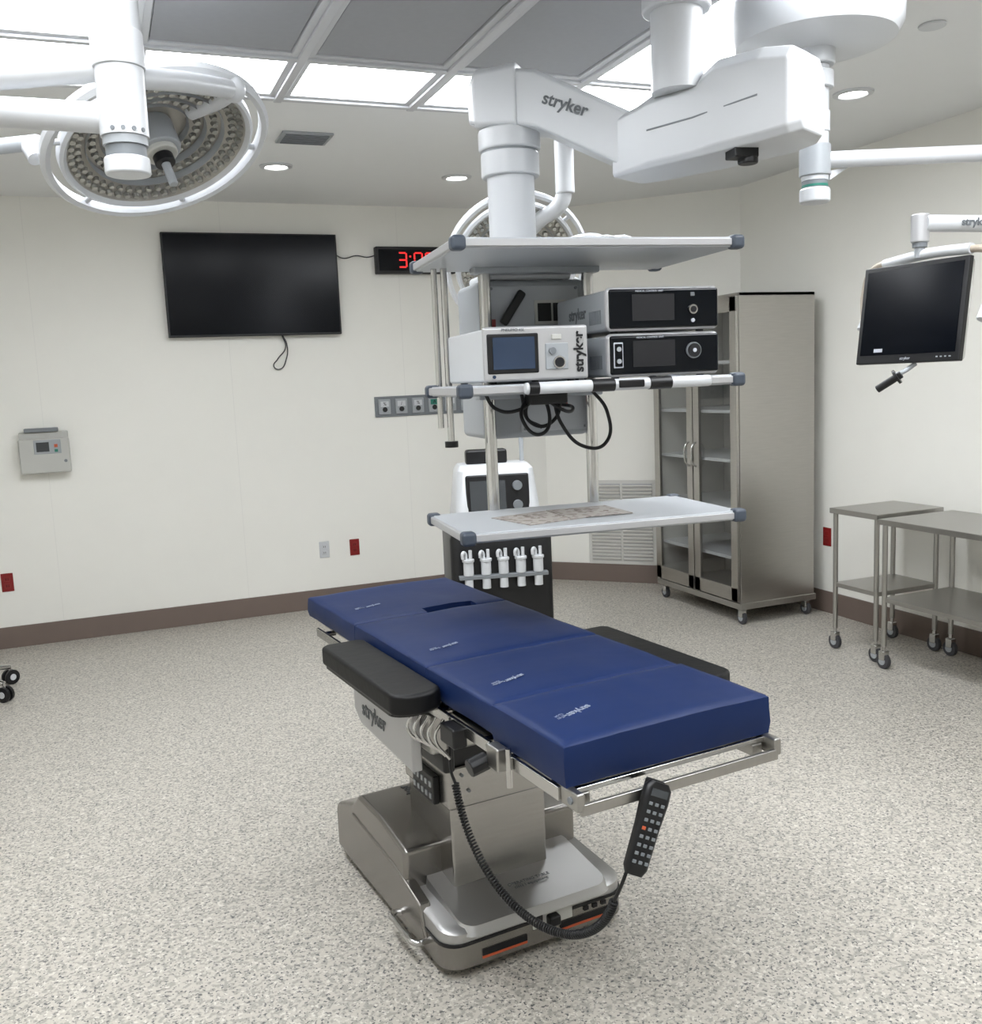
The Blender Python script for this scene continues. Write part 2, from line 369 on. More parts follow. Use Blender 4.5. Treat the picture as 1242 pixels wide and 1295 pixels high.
for i,(y,s) in enumerate(((.16,.028),(.45,.023),(.82,.021),(1.42,.021))):
    text('pad_logo_%d'%i,'stryker',s,(-.14,y,TOP+.0055),(0,0,200),'textp',T,bold=.0004)
    text('pad_label_%d'%i,'TopTable\n12-345',s*.45,(-.195,y-.01,TOP+.0055),(0,0,200),'textp',T)
box('frame_foot',(-.235,.02,.755),(.235,.32,.775),'steelh',T,bev=.003)
box('frame_seat',(-.235,.33,.745),(.235,.69,.784),'blk',T,bev=.003)
box('frame_back',(-.235,.70,.745),(.235,1.23,.784),'steelh',T,bev=.003)
box('frame_head',(-.235,1.25,.755),(.235,1.66,.789),'steelh',T,bev=.003)
for sx in(-1,1):
    for (a,b) in((.03,.30),(.33,.68),(.71,1.2),(1.27,1.62)):
        box('side_rail',(sx*.276-.005,a,.738),(sx*.276+.005,b,.768),'chrome',T,bev=.002)
        for y in(a+.05,b-.05): cyl('rail_spacer',(sx*.23,y,.752),(sx*.272,y,.752),.010,'chrome',T,n=16)
    box('under_beam',(sx*.235-.015,-.0,.728),(sx*.235+.015,.60,.756),'steelh',T,bev=.004)
    box('under_beam_back',(sx*.18-.025,.60,.70),(sx*.18+.025,1.2,.745),'steelh',T,bev=.004)
    box('end_block',(sx*.265-.010,-.035,.733),(sx*.265+.010,.03,.773),'steelh',T,bev=.005)
    cyl('end_screw',(sx*.2765-.002,-.01,.753),(sx*.2765+.002,-.01,.753),.008,'mgrey',T,n=16)
box('end_bar_lower',(-.265,-.035,.724),(.265,-.024,.748),'steelh',T,bev=.002)
box('end_bar_upper',(-.26,.0,.757),(.26,.012,.769),'chrome',T,bev=.002)
boxc('rail_clamp',(-.292,.27,.755),(.03,.055,.055),'steelh',T,bev=.005)
cyl('clamp_knob',(-.30,.31,.735),(-.345,.31,.725),.022,'blk',T,n=10,bev=.003)
cyl('clamp_screw',(-.29,.22,.70),(-.29,.22,.79),.007,'chrome',T,n=16)
boxc('armboard_clamp',(-.292,.50,.735),(.04,.08,.05),'blk',T,bev=.006)
for i in range(5): tube('clamp_lever_%d'%i,[(-.29-.010*i,.56+.025*i,.755),(-.315-.008*i,.56+.025*i,.71),(-.29,.53+.025*i,.66)],.0045,'chrome',T)
def arm(name,x0,x1,y0,y1,z0,z1):
    poly=[]; c=(x0+x1)/2; r=x1-x0
    for i in range(13):
        a=rad(180+180*i/12); poly.append((c+(r/2)*math.cos(a),y0+.045+.045*math.sin(a)))
    poly+=[(x1,y1-.02),(x1-.02,y1),(x0+.02,y1),(x0,y1-.02)]
    prism(name,poly,z0,z1,'blkpad',T,bev=.012,seg=4)
    prism(name+'_board',[(c+(px-c)*.86,y0+.03+(py-y0)*.93) for px,py in poly],z0-.010,z0+.004,'blk',T)
arm('armboard_left',-.420,-.280,.555,1.15,.780,.836)
arm('armboard_right',.285,.445,.29,.90,.755,.815)
for sx in(-1,1): box('armboard_bracket',(sx*.26,.66,.745),(sx*.36,.71,.770),'chrome',T,bev=.002)
sk=[(.72,.745),(1.17,.745),(1.17,.615),(1.12,.58),(.72,.560)]
prism('side_skirt',sk,-.315,-.285,'silver',T,bev=.006,plane='YZ')
prism('side_skirt_far',sk,.20,.23,'silver',T,bev=.006,plane='YZ')
text('skirt_logo','stryker',.066,(-.3165,1.0,.638),(90,0,-90),'textg',T,bold=.001)
box('tilt_housing',(-.285,.66,.62),(.20,1.02,.73),'steelh',T,bev=.012)
box('tilt_block',(-.17,.78,.50),(.10,1.02,.63),'blk',T,bev=.01)
box('tilt_arm',(-.25,.66,.56),(-.215,.86,.66),'blk',T,bev=.01)
box('column_lower',(-.185,.775,.12),(.125,1.08,.42),'steelb',T,bev=.008)
box('column_upper',(-.193,.767,.40),(.133,1.088,.525),'steelb',T,bev=.008)
box('column_top',(-.15,.80,.52),(.09,1.06,.54),'mgrey',T,bev=.004)
for x,z in((-.15,.50),(.05,.50),(.09,.43),(-.13,.45),(.0,.45)): cyl('column_screw',(x,.768,z),(x,.762,z),.005,'mgrey',T,n=12)
box('column_keypad',(-.212,.83,.40),(-.192,.98,.485),'blk',T,bev=.004)
for i in range(5):
    for j in range(2): box('key',(-.215,.842+i*.028,.415+j*.035),(-.211,.856+i*.028,.432+j*.035),'lgrey',T,bev=.001)
BX=-.003; BYc=1.040
BWd,BDp=.590,.87
yn=BYc-BDp/2
topz=lambda x,y:.135+.05*max(0,min(1,(y-yn)/.35))
loft('base_skirt',[(BX,BYc,BWd-.05,BDp-.05,.06,.015),(BX,BYc,BWd,BDp,.06,.03),(BX,BYc,BWd,BDp,.06,.095)],'champ',T)
loft('base_band',[(BX,BYc,BWd+.004,BDp+.004,.06,.095),(BX,BYc,BWd+.004,BDp+.004,.06,.104)],'blk',T)
loft('base_shell',[(BX,BYc,BWd-.002,BDp-.002,.06,.102),(BX,BYc,BWd-.006,BDp-.006,.058,lambda x,y:topz(x,y)-.008),(BX,BYc,BWd-.03,BDp-.03,.05,topz)],'platem',T)
loft('base_deck_edge',[(BX,.74,BWd-.10,.30,.05,.12),(BX,.745,BWd-.12,.28,.045,lambda x,y:topz(x,y)+.008)],'platem',T)
prism('base_rear_hump',[(.86,.10),(.86,.27),(1.06,.30),(1.24,.30),(1.30,.25),(1.40,.215),(1.465,.19),(1.475,.16),(1.475,.03),(.95,.03)],BX-BWd/2-.003,BX+BWd/2-.01,'champ',T,bev=.016,seg=3,plane='YZ',sharp=12)
prism('base_side_step',[(.72,.06),(.76,.16),(.95,.20),(1.30,.22),(1.30,.06)],BX-BWd/2-.008,BX-BWd/2+.03,'champ',T,bev=.008,seg=3,plane='YZ',sharp=12)
text('base_logo','stryker',.05,(BX-.14,1.15,.302),(0,0,97),'textg',T)
for x,y in((BX-.2,.70),(BX+.2,.70),(BX-.2,1.38),(BX+.2,1.38)): cyl('foot',(x,y,0),(x,y,.03),.03,'rub',T,n=20)
hx=BX-BWd/2
tube('base_handle',[(hx+.01,.90,.065),(hx-.035,.90,.07),(hx-.04,.86,.07),(hx-.04,.77,.07),(hx-.035,.73,.07),(hx+.01,.73,.065)],.009,'chrome',T)
YF0=yn
for a,b in((-.19,-.05),(.06,.24)):
    box('warning_label',(a,YF0-.003,.052),(b,YF0+.004,.070),'blk',T); box('orange_stripe',(a,YF0-.003,.044),(b,YF0+.004,.051),'orange',T)
box('socket_plate',(-.03,YF0-.004,.075),(.10,YF0+.012,.125),'offw',T,bev=.003)
box('mains_switch',(-.022,YF0-.008,.080),(.0,YF0,.120),'blk',T,bev=.002)
box('plug',(.012,YF0-.03,.080),(.048,YF0,.110),'blk',T,bev=.006)
for i in range(3): box('port',(.14+.03*i,YF0-.004,.080),(.155+.03*i,YF0+.01,.092),'blk',T)
text('type_plate','OPERATING TABLE\nclass I equipment',.016,(.02,.70,.163),(9,0,0),'textg',T)
h=bpy.data.objects.new('hand_control',None); COL.objects.link(h); h.parent=T
h.location=(-.122,-.058,.680); h.rotation_euler=(rad(-12),rad(25),rad(-14)); h.scale=(.95,.95,.97)
loft('handset_body',[(0,0,.040,.022,.010,-.105),(0,0,.055,.028,.012,-.09),(0,0,.058,.030,.012,0),(0,0,.066,.030,.012,.05),(0,0,.064,.028,.012,.08),(0,0,.045,.022,.01,.092)],'blk',h)
box('handset_hook',(-.018,.0,.070),(.018,.035,.095),'blk',h,bev=.005)
for j in range(8):
    for i in range(3):
        box('handset_key',(-.019+i*.0150,-.0160,-.080+j*.0175),(-.010+i*.0150,-.013,-.073+j*.0175),'mgrey' if j!=4 or i!=0 else 'orange',h,bev=.001)
box('handset_display',(-.02,-.0165,.062),(.02,-.013,.078),'gscr',h)
tube('control_cable',[(-.162,-.042,.590),(-.176,-.038,.555),(-.190,-.03,.520)],.004,'blk',T)
def bez(P,t):
    n=len(P)-1; p=Vector((0,0,0))
    for i,q in enumerate(P): p+=Vector(q)*(math.comb(n,i)*t**i*(1-t)**(n-i))
    return p
path=[(-.190,-.03,.520),(-.185,.03,.39),(-.235,.13,.31),(-.285,.36,.33),(-.29,.47,.48),(-.285,.52,.60)]
hel=[]; N=1500
for i in range(N+1):
    t=i/N; p=bez(path,t); d=(bez(path,min(1,t+.002))-bez(path,max(0,t-.002))).normalized()
    n1=d.cross(Vector((1,0,0))).normalized(); n2=d.cross(n1); a=t*2*math.pi*95
    hel.append(p+(n1*math.cos(a)+n2*math.sin(a))*.0080)
tube('coiled_cable',hel,.0026,'blk',T,smooth=False,res=2)
tube('cable_top',[(-.285,.52,.60),(-.29,.53,.63),(-.285,.54,.68),(-.28,.55,.72)],.004,'blk',T)

# ------------------------------------------------------------------ fluid waste rover behind the table
g=group('fluid_waste_rover',(1.90,4.72,0),-14)
loft('body',[(0,0,.50,.46,.05,.06),(0,0,.53,.50,.05,.12),(0,0,.53,.50,.05,.80),(0,0,.50,.47,.05,.84)],'blk',g)
box('manifold_shelf',(-.23,-.29,.60),(.23,-.24,.62),'mgrey',g,bev=.004)
for i in range(5):
    x=-.18+i*.09
    cyl('canister_%d'%i,(x,-.27,.62),(x,-.27,.69),.026,'white',g,n=20,bev=.004); cyl('canister_cap_%d'%i,(x,-.27,.69),(x,-.27,.705),.031,'white',g,n=20,bev=.003)
    tube('port_%d'%i,[(x-.012,-.27,.70),(x-.014,-.27,.735),(x-.028,-.285,.74),(x-.030,-.285,.71)],.008,'white',g); tube('port_b_%d'%i,[(x+.012,-.27,.70),(x+.012,-.27,.75)],.009,'white',g)
    cyl('canister_tip_%d'%i,(x,-.27,.55),(x,-.27,.60),.022,'white',g,n=20)
loft('console_head',[(0,-.02,.46,.36,.05,.86),(0,-.02,.44,.34,.05,.95),(0,-.01,.40,.28,.05,1.14),(0,0,.36,.24,.05,1.165)],'white',g)
box('neck',(-.20,-.16,.83),(.20,.16,.87),'blk',g)
box('console_bezel',(-.165,-.185,.90),(.165,-.165,1.12),'blk',g,bev=.01,rot=(-6,0,0))
box('console_screen',(-.145,-.190,.93),(.04,-.183,1.09),'gscr',g,rot=(-6,0,0))
for z in(.96,1.06): cyl('knob',(.10,-.205,z),(.10,-.18,z),.025,'mgrey',g,n=24,bev=.003)
box('top_handle',(-.14,-.03,1.16),(.08,.05,1.24),'blk',g,bev=.015); cyl('iv_pole',(.17,.05,1.10),(.17,.05,1.55),.012,'lgrey',g,n=16)
for sx in(-1,1):
    for sy in(-1,1): caster('caster',sx*.2,sy*.18,g,r=.032)

# ------------------------------------------------------------------ equipment boom
BO=Vector((.957,2.55,0)); BR=rad(-6)
B=group('ceiling_equipment_boom',BO,-6)
Rinv=Matrix.Rotation(-BR,3,'Z')
def L(p): return Rinv@(Vector(p)-BO)
SW=.875
def shelf(nm,zt,d,th=.030,xl=0.0):
    box(nm,(xl+.006,.006,zt-th),(SW-.006,d-.006,zt),'shelf',B,bev=.004)
    box(nm+'_front_strip',(xl+.03,-.002,zt-th+.005),(SW-.03,.008,zt-.005),'silver',B,bev=.002)
    box(nm+'_side_rail',(xl-.004,.03,zt-th+.003),(xl+.012,d-.03,zt-.003),'silver',B,bev=.004)
    box(nm+'_side_rail_r',(SW-.012,.03,zt-th+.003),(SW+.004,d-.03,zt-.003),'silver',B,bev=.004)
    for x in(xl+.012,SW-.012):
        for y in(.012,d-.012): box(nm+'_bumper',(x-.022,y-.022,zt-th-.006),(x+.022,y+.022,zt+.006),'bump',B,bev=.012,seg=4)
shelf('top_shelf',1.995,.58,xl=-.014); shelf('middle_shelf',1.586,.445,xl=-.012); shelf('bottom_shelf',1.165,.47,xl=-.022)
for u,r,z0,z1 in((.20,.020,1.15,1.97),(.5625,.020,1.15,1.97),(.064,.011,1.40,1.97)):
    cyl('support_pole',(u,.465,z0),(u,.465,z1),r,'chrome',B,n=24)
cyl('pole_foot',(.064,.465,1.385),(.064,.465,1.405),.022,'blk',B)
cyl('rail_pole',(.034,.475,1.45),(.034,.475,1.97),.010,'chrome',B,n=16)
box('top_shelf_mount',(.16,.44,1.945),(.60,.50,1.968),'lgrey',B,bev=.006)
box('middle_mount',(.16,.44,1.535),(.60,.50,1.557),'lgrey',B,bev=.006)
cyl('front_handle',(.16,-.045,1.572),(.74,-.045,1.572),.017,'white',B,n=24,bev=.006)
for a,b in((.17,.20),(.36,.43),(.54,.61)): cyl('handle_grip',(a,-.045,1.572),(b,-.045,1.572),.0185,'blk',B,n=24)
box('handle_keypad',(.44,-.066,1.562),(.52,-.045,1.584),'blk',B,bev=.004)
for x in(.2,.7): cyl('handle_stay',(x,-.045,1.572),(x,.02,1.572),.012,'silver',B,n=16)
box('service_head',(.19,.50,1.40),(.57,.80,1.93),'lgrey',B,bev=.02,seg=3)
box('service_head_cap',(.23,.52,1.93),(.53,.78,1.962),'white',B,bev=.015,seg=3)
box('service_face',(.22,.494,1.62),(.54,.502,1.91),'shelf',B,bev=.003); box('service_face_low',(.32,.490,1.42),(.56,.502,1.58),'shelf',B,bev=.003)
for x,z in((.33,1.43),(.33,1.57),(.55,1.43),(.55,1.57),(.23,1.90),(.53,1.90)): cyl('face_screw',(x,.488,z),(x,.494,z),.005,'mgrey',B,n=12)
box('red_socket',(.195,.486,1.76),(.24,.501,1.80),'red',B); box('socket_strip',(.38,.488,1.78),(.50,.496,1.86),'offw',B); box('socket_hole',(.39,.485,1.79),(.437,.49,1.85),'dark',B); box('socket_hole',(.445,.485,1.79),(.49,.49,1.85),'dark',B)
box('brake_lever',(.28,.455,1.77),(.31,.475,1.90),'blk',B,bev=.008,rot=(0,35,0))
box('red_low_socket',(.45,.483,1.50),(.485,.492,1.54),'red',B)
for i in range(4): box('face_vent',(.40,.490,1.70+i*.016),(.50,.496,1.707+i*.016),'mgrey',B)
ax,ay=.358,.63
cyl('column',(ax,ay,1.955),(ax,ay,2.31),.081,'white',B,n=48)
cyl('column_collar',(ax,ay,2.285),(ax,ay,2.365),.100,'white',B,n=48,bev=.006); cyl('column_collar_top',(ax,ay,2.37),(ax,ay,2.44),.106,'white',B,n=48,bev=.008)
cyl('collar_groove',(ax,ay,2.363),(ax,ay,2.372),.098,'mgrey',B,n=48)
A=Vector((ax,ay,0)); Bp=L((1.715,2.84,0)); Kp=L((1.955,2.38,0)); Cp=L((1.71,2.61,0)); Bp.z=0
def sweep(name,secs,m,bev=.02):
    bm=bmesh.new(); rings=[]
    for c,d,hw,z0,z1,ch in secs:
        d=Vector((d[0],d[1],0)).normalized(); n=Vector((-d.y,d.x,0))
        pr=[(-hw,z0+ch*.5),(-hw+ch*.5,z0),(hw-ch*.5,z0),(hw,z0+ch*.5),(hw,z1-ch),(hw-ch,z1),(-hw+ch,z1),(-hw,z1-ch)]
        rings.append([bm.verts.new((c.x+n.x*a,c.y+n.y*a,z)) for a,z in pr])
    for a,b in zip(rings,rings[1:]):
        for i in range(8): bm.faces.new((a[i],a[(i+1)%8],b[(i+1)%8],b[i]))
    bm.faces.new(rings[0][::-1]); bm.faces.new(rings[-1])
    return fin(name,bm,m,B,bev=bev,seg=3,sharp=12)
d1=(Bp-A).normalized(); d2=(Kp-Bp); d2.z=0; d2.normalize()
sweep('arm_link',[(A+d1*.03,d1,.095,2.44,2.620,.015),(A+d1*.12,d1,.093,2.42,2.605,.015),(Bp-d1*.01,d1,.085,2.245,2.43,.015)],'white',bev=.006)
sweep('arm_knuckle',[(A-d1*.12,d1,.070,2.46,2.59,.02),(A-d1*.09,d1,.095,2.445,2.63,.02),(A+d1*.06,d1,.102,2.43,2.635,.02)],'white',bev=.012)
sweep('motor_housing',[(Bp-d2*.05,d2,.095,2.235,2.42,.015),(Bp+d2*.05,d2,.115,2.236,2.435,.02),(Bp+d2*.10,d2,.125,2.237,2.455,.03),(Bp+d2*.26,d2,.130,2.24,2.465,.03),(Bp+d2*.33,d2,.135,2.243,2.51,.04),(Bp+d2*.47,d2,.135,2.248,2.51,.04),(Bp+d2*.55,d2,.12,2.258,2.50,.04),(Bp+d2*.58,d2,.085,2.27,2.48,.04)],'white',bev=.010)
sweep('housing_seam',[(Bp+d2*.10,d2,.1275,2.345,2.350,.001),(Bp+d2*.26,d2,.1325,2.35,2.355,.001),(Bp+d2*.47,d2,.1375,2.37,2.375,.001)],'mgrey',bev=0)
q=Bp+d2*.40; nl=Vector((-d2.y,d2.x,0)); nl=nl if nl.y<0 else -nl
q2=q+nl*.05
cyl('housing_knob',(q2.x,q2.y,2.205),(q2.x,q2.y,2.25),.03,'blk',B,n=24,bev=.005); box('housing_latch',(q2.x-.06,q2.y-.03,2.22),(q2.x+.02,q2.y+.03,2.25),'blk',B,bev=.004)
cyl('ceiling_column_neck',(Cp.x,Cp.y,2.44),(Cp.x,Cp.y,2.72),.078,'white',B,n=48); cyl('ceiling_column',(Cp.x,Cp.y,2.67),(Cp.x,Cp.y,ZC),.103,'white',B,n=48,bev=.008)
cyl('ceiling_column_groove',(Cp.x,Cp.y,2.745),(Cp.x,Cp.y,2.752),.105,'mgrey',B,n=48)
nn=Vector((d1.y,-d1.x,0)); nn=nn if nn.y<0 else -nn
def textm(name,body,size,loc,xdir,ndir,m,parent,bold=.001):
    o=text(name,body,size,loc,(0,0,0),m,parent,bold=bold)
    n=Vector(ndir).normalized(); x=Vector(xdir); x=(x-n*x.dot(n)).normalized(); y=n.cross(x).normalized()
    o.rotation_euler=Matrix((x,y,n)).transposed().to_euler(); return o
tpos=A.lerp(Bp,.50)+nn*.0935
textm('arm_logo','stryker',.055,(tpos.x,tpos.y,2.475),(d1.x,d1.y,-.42),nn,'textg',B)
for i,P in enumerate([[(.30,.36,1.55),(.27,.33,1.47),(.33,.32,1.42),(.36,.33,1.50),(.33,.35,1.54),(.29,.35,1.48),(.34,.34,1.44)],
    [(.38,.34,1.55),(.40,.32,1.45),(.48,.32,1.37),(.56,.33,1.38),(.57,.34,1.48),(.52,.36,1.56)],
    [(.15,.34,1.56),(.18,.33,1.51),(.26,.34,1.50),(.34,.36,1.55)],[(.28,.36,1.55),(.30,.34,1.46),(.36,.33,1.45),(.40,.34,1.53),(.36,.35,1.56)],
    [(.33,.34,1.55),(.42,.33,1.49),(.47,.40,1.50),(.45,.48,1.51)]]):
    tube('cable_%d'%i,P,.006,'blk',B)
box('cable_block',(.29,.30,1.515),(.42,.36,1.555),'blk',B,bev=.008)

def dev(name,u0,u1,v0,v1,z0): 
    p=BO+Matrix.Rotation(BR,3,'Z')@Vector(((u0+u1)/2,v0,0)); g=group(name,(p.x,p.y,z0),-6); return g
g=dev('insufflator_unit',.06,.370,.0,.4,1.588); w=.155
box('case',(-w,.012,.006),(w,.435,.155),'white',g,bev=.008); box('front_panel',(-w-.003,0,.006),(w+.003,.02,.160),'silver',g,bev=.008)
for x in(-.12,.12):
    for y in(.05,.38): cyl('foot',(x,y,0),(x,y,.008),.012,'blk',g,n=16)
box('screen_bezel',(-.148,-.004,.028),(.005,.004,.140),'blk',g,bev=.004); box('screen',(-.132,-.006,.040),(-.008,-.003,.130),'bscr',g)
text('front_logo','stryker',.040,(.128,-.002,.083),(90,-90,0),'text',g,bold=.0012)
text('model_label','PNEUMO 45L',.012,(-.07,-.002,.150),(90,0,0),'textg',g)
box('port_panel',(.025,-.004,.035),(.095,.002,.110),'lgrey',g,bev=.006); cyl('gas_port',(.045,-.012,.088),(.045,0,.088),.010,'mgrey',g,n=20); cyl('tube_port',(.065,-.012,.055),(.065,0,.055),.014,'text',g,n=20); cyl('tube_port_ring',(.065,-.010,.055),(.065,0,.055),.018,'chrome',g,n=20)
box('power_button',(.045,-.005,.12),(.075,.002,.135),'offw',g,bev=.003); cyl('indicator',(-.13,-.004,.02),(-.13,0,.02),.005,'bscr',g,n=12)
def console(nm,z,cut):
    g=dev(nm,.43,.795,-.01,.4,z); w=.1825
    box('case',(-w+.006,.02,.006),(w-.006,.44,.126),'lgrey',g,bev=.01)
    box('front_frame',(-w,0,.004),(w,.035,.131),'silver',g,bev=.022,seg=5); box('front_face',(-w+.007,-.004,.011),(w-.007,.01,.124),'scr',g,bev=.017,seg=5)
    for x in(-.14,.14):
        for y in(.05,.38): cyl('foot',(x,y,0),(x,y,.01),.012,'blk',g,n=16)
    box('display',(-.105,-.0055,.032),(.03,-.003,.108),'text',g)
    if cut:
        cyl('port',(.09,-.010,.062),(.09,0,.062),.014,'chrome',g,n=24); cyl('port_core',(.09,-.012,.062),(.09,0,.062),.009,'text',g,n=20); box('button',(.083,-.006,.10),(.097,0,.112),'textg',g,bev=.002); cyl('dot',(.09,-.007,.03),(.09,0,.03),.006,'textw',g,n=12)
    else:
        cyl('port_ring',(.09,-.010,.075),(.09,0,.075),.024,'mgrey',g,n=32); cyl('port_core',(.09,-.014,.075),(.09,0,.075),.020,'text',g,n=32); cyl('port_glint',(.09,-.016,.075),(.09,-.01,.075),.006,'textw',g,n=12)
        box('port_frame',(-.167,-.006,.030),(-.136,0,.105),'textw',g,bev=.006); box('port_frame_in',(-.164,-.008,.034),(-.139,-.002,.101),'scr',g,bev=.005)
        for zz in(.05,.085): cyl('port_small',(-.1515,-.012,zz),(-.1515,0,zz),.007,'lgrey',g,n=16)
    text('title','MEDICAL CONTROL UNIT',.0075,(-.05,-.0055,.117),(90,0,0),'textw',g)
    for i in range(8): box('side_vent',(-w+.004,.06+i*.012,.03),(-w+.0075,.066+i*.012,.07),'mgrey',g)
    text('side_logo','stryker',.050,(-w+.0050,.25,.07),(90,0,-90),'textg',g,bold=.001)
console('light_source_console',1.588,False); console('endoscopy_camera_console',1.721,True)
p=BO+Matrix.Rotation(BR,3,'Z')@Vector((.36,.21,0))
g=group('printed_manual',(p.x,p.y,1.1655),10)
box('sheet_a',(-.20,-.10,0),(.03,.12,.002),'paper',g); box('sheet_b',(-.02,-.12,.002),(.19,.09,.004),'paper',g,rot=(0,0,-14))
p=BO+Matrix.Rotation(BR,3,'Z')@Vector((.50,.26,0))
g=group('plastic_bag',(p.x,p.y,1.995),-6)
bm=bmesh.new(); bmesh.ops.create_icosphere(bm,subdivisions=4,radius=1)
for v in bm.verts:
    k=1+.25*noise.noise(v.co*2.3)+.08*noise.noise(v.co*7); v.co=Vector((v.co.x*.16*k,v.co.y*.12*k,max(0,.001+v.co.z*.040*k)))
fin('film',bm,'bag',g,smooth=True)

# ------------------------------------------------------------------ surgical lights
def lamp_head(P,loc,rot,R):
    h=bpy.data.objects.new('lamp_head',None); COL.objects.link(h); h.parent=P; h.location=loc; h.rotation_euler=[rad(a) for a in rot]
    s=R/.34
    lathe('outer_ring',[(.325*s,-.030),(.34*s,-.034),(.352*s,-.022),(.350*s,0),(.338*s,.008),(.326*s,0),(.325*s,-.030)],'white',h)
    lathe('housing',[(.001,.095),(.09*s,.092),(.20*s,.070),(.285*s,.030),(.300*s,.0),(.298*s,-.025),(.288*s,-.032),(.276*s,-.020)],'white',h)
    lathe('underside',[(.278*s,-.020),(.262*s,-.004),(.215*s,.006),(.213*s,.020),(.165*s,.026),(.163*s,.040),(.115*s,.044),(.113*s,.056),(.001,.058)],'dish',h)
    for k,rr in enumerate((.214,.164,.114)): lathe('rib_%d'%k,[((rr-.003)*s,.018+.018*k),((rr)*s,-.004+.019*k),((rr+.004)*s,.018+.018*k)],'lgrey',h)
    bm=bmesh.new()
    for k,(rr,n,rz) in enumerate(((.262,52,.013),(.239,46,.012),(.190,36,.013),(.140,26,.013))):
        zc=(-.006,.002,.022,.041)[k]
        for i in range(n):
            a=2*math.pi*i/n; mt=Matrix.Translation((rr*s*math.cos(a),rr*s*math.sin(a),zc-.004))
            bmesh.ops.create_cone(bm,cap_ends=True,segments=10,radius1=rz*s*.75,radius2=rz*s,depth=.012,matrix=mt)
    fin('led_lenses',bm,'lens',h,smooth=True)
    for i in range(6):
        a=rad(60*i+20); cyl('spoke_%d'%i,(.295*s*math.cos(a),.295*s*math.sin(a),-.01),(.335*s*math.cos(a),.335*s*math.sin(a),-.012),.009,'white',h,n=12)
    cyl('hub',(0,0,.058),(0,0,-.035),.066*s,'lgrey',h,n=40,bev=.006); cyl('hub_ring',(0,0,-.03),(0,0,-.05),.05*s,'offw',h,n=40,bev=.005)
    cyl('handle_base',(0,0,-.05),(0,0,-.080),.030,'blk',h,n=24,bev=.004); cyl('handle',(0,0,-.07),(0,0,-.15),.013,'lgrey',h,n=24,bev=.003)
    return h
S=group('surgical_light',(0,0,0))
px_,py_=.11,2.45
cyl('spindle',(px_,py_,2.19),(px_,py_,ZC),.054,'white',S,n=40); cyl('spindle_step',(px_,py_,2.34),(px_,py_,2.42),.058,'white',S,n=40,bev=.003)
cyl('spindle_low',(px_,py_,2.17),(px_,py_,2.26),.050,'lgrey',S,n=40); cyl('spindle_band',(px_,py_,2.145),(px_,py_,2.172),.045,'mgrey',S,n=40); cyl('spindle_cap',(px_,py_,2.105),(px_,py_,2.145),.051,'white',S,n=40,bev=.006)
for i in range(4):
    a=rad(-120+i*25); cyl('spindle_bolt',(px_+.05*math.cos(a),py_+.05*math.sin(a),2.20),(px_+.056*math.cos(a),py_+.056*math.sin(a),2.20),.005,'mgrey',S,n=12)
cyl('ceiling_canopy',(px_,py_,ZC-.05),(px_,py_,ZC),.16,'white',S,n=48,bev=.02)
tube('arm_upper',[(px_,py_,2.345),(-.14,2.57,2.34),(-.9,3.17,2.335)],.028,'white',S,smooth=False)
tube('arm_lower',[(px_,py_,2.23),(-.14,2.56,2.26),(-.9,3.10,2.34)],.034,'white',S,smooth=False)
cyl('arm_joint',(-.9,3.14,2.22),(-.9,3.14,2.42),.05,'white',S,n=32,bev=.01)
tube('arm_light',[(-.9,3.14,2.27),(-.30,3.25,2.325),(-.10,3.22,2.35)],.022,'lgrey',S,smooth=False)
tube('arm_front',[(px_,py_+.02,2.33),(.25,2.66,2.385),(.42,2.90,2.445)],.026,'white',S)
sph('elbow',(.43,2.91,2.447),.036,'white',S); tube('elbow_drop',[(.43,2.91,2.447),(.40,3.0,2.44),(.33,3.1,2.43)],.024,'white',S)
lamp_head(S,(.228,3.12,2.345),(-23,-14,0),.325)
tube('left_yoke',[(-.10,3.22,2.35),(-.12,3.15,2.32),(-.105,3.12,2.28)],.022,'white',S)
Q=group('ceiling_monitor_arm',(0,0,0)); mx,my=2.385,2.79
lathe('ceiling_canopy',[(.001,-.20),(.06,-.20),(.20,-.195),(.265,-.175),(.285,-.14),(.29,-.02),(.30,0)],'white',Q,loc=(mx,my,ZC))
cyl('spindle',(mx,my,2.24),(mx,my,2.69),.046,'white',Q,n=40); cyl('spindle_collar',(mx,my,2.62),(mx,my,2.69),.066,'white',Q,n=40,bev=.006)
cyl('spindle_mid',(mx,my,2.40),(mx,my,2.47),.050,'white',Q,n=40,bev=.003)
cyl('arm_hub',(mx,my,2.255),(mx,my,2.36),.053,'lgrey',Q,n=40,bev=.004); cyl('spindle_band',(mx,my,2.215),(mx,my,2.257),.044,'mgrey',Q,n=40); cyl('spindle_green',(mx,my,2.218),(mx,my,2.226),.0445,'green',Q,n=40)
cyl('spindle_cap',(mx,my,2.165),(mx,my,2.215),.052,'white',Q,n=40,bev=.008)
tube('arm_horizontal',[(mx,my,2.31),(2.9,2.56,2.305),(3.35,2.36,2.30)],.028,'white',Q,smooth=False)
prism('arm_gusset',[(0.04,-.03),(.13,-.01),(.04,-.06)],-.01,.01,'white',Q,plane='XZ').location=(mx,my-.02,2.30)
cyl('arm_joint',(3.35,2.36,1.97),(3.35,2.36,2.36),.04,'white',Q,n=32,bev=.008)
tube('arm_spring',[(3.35,2.36,2.01),(3.0,2.44,2.05),(2.64,2.545,2.062)],.028,'white',Q,smooth=False)
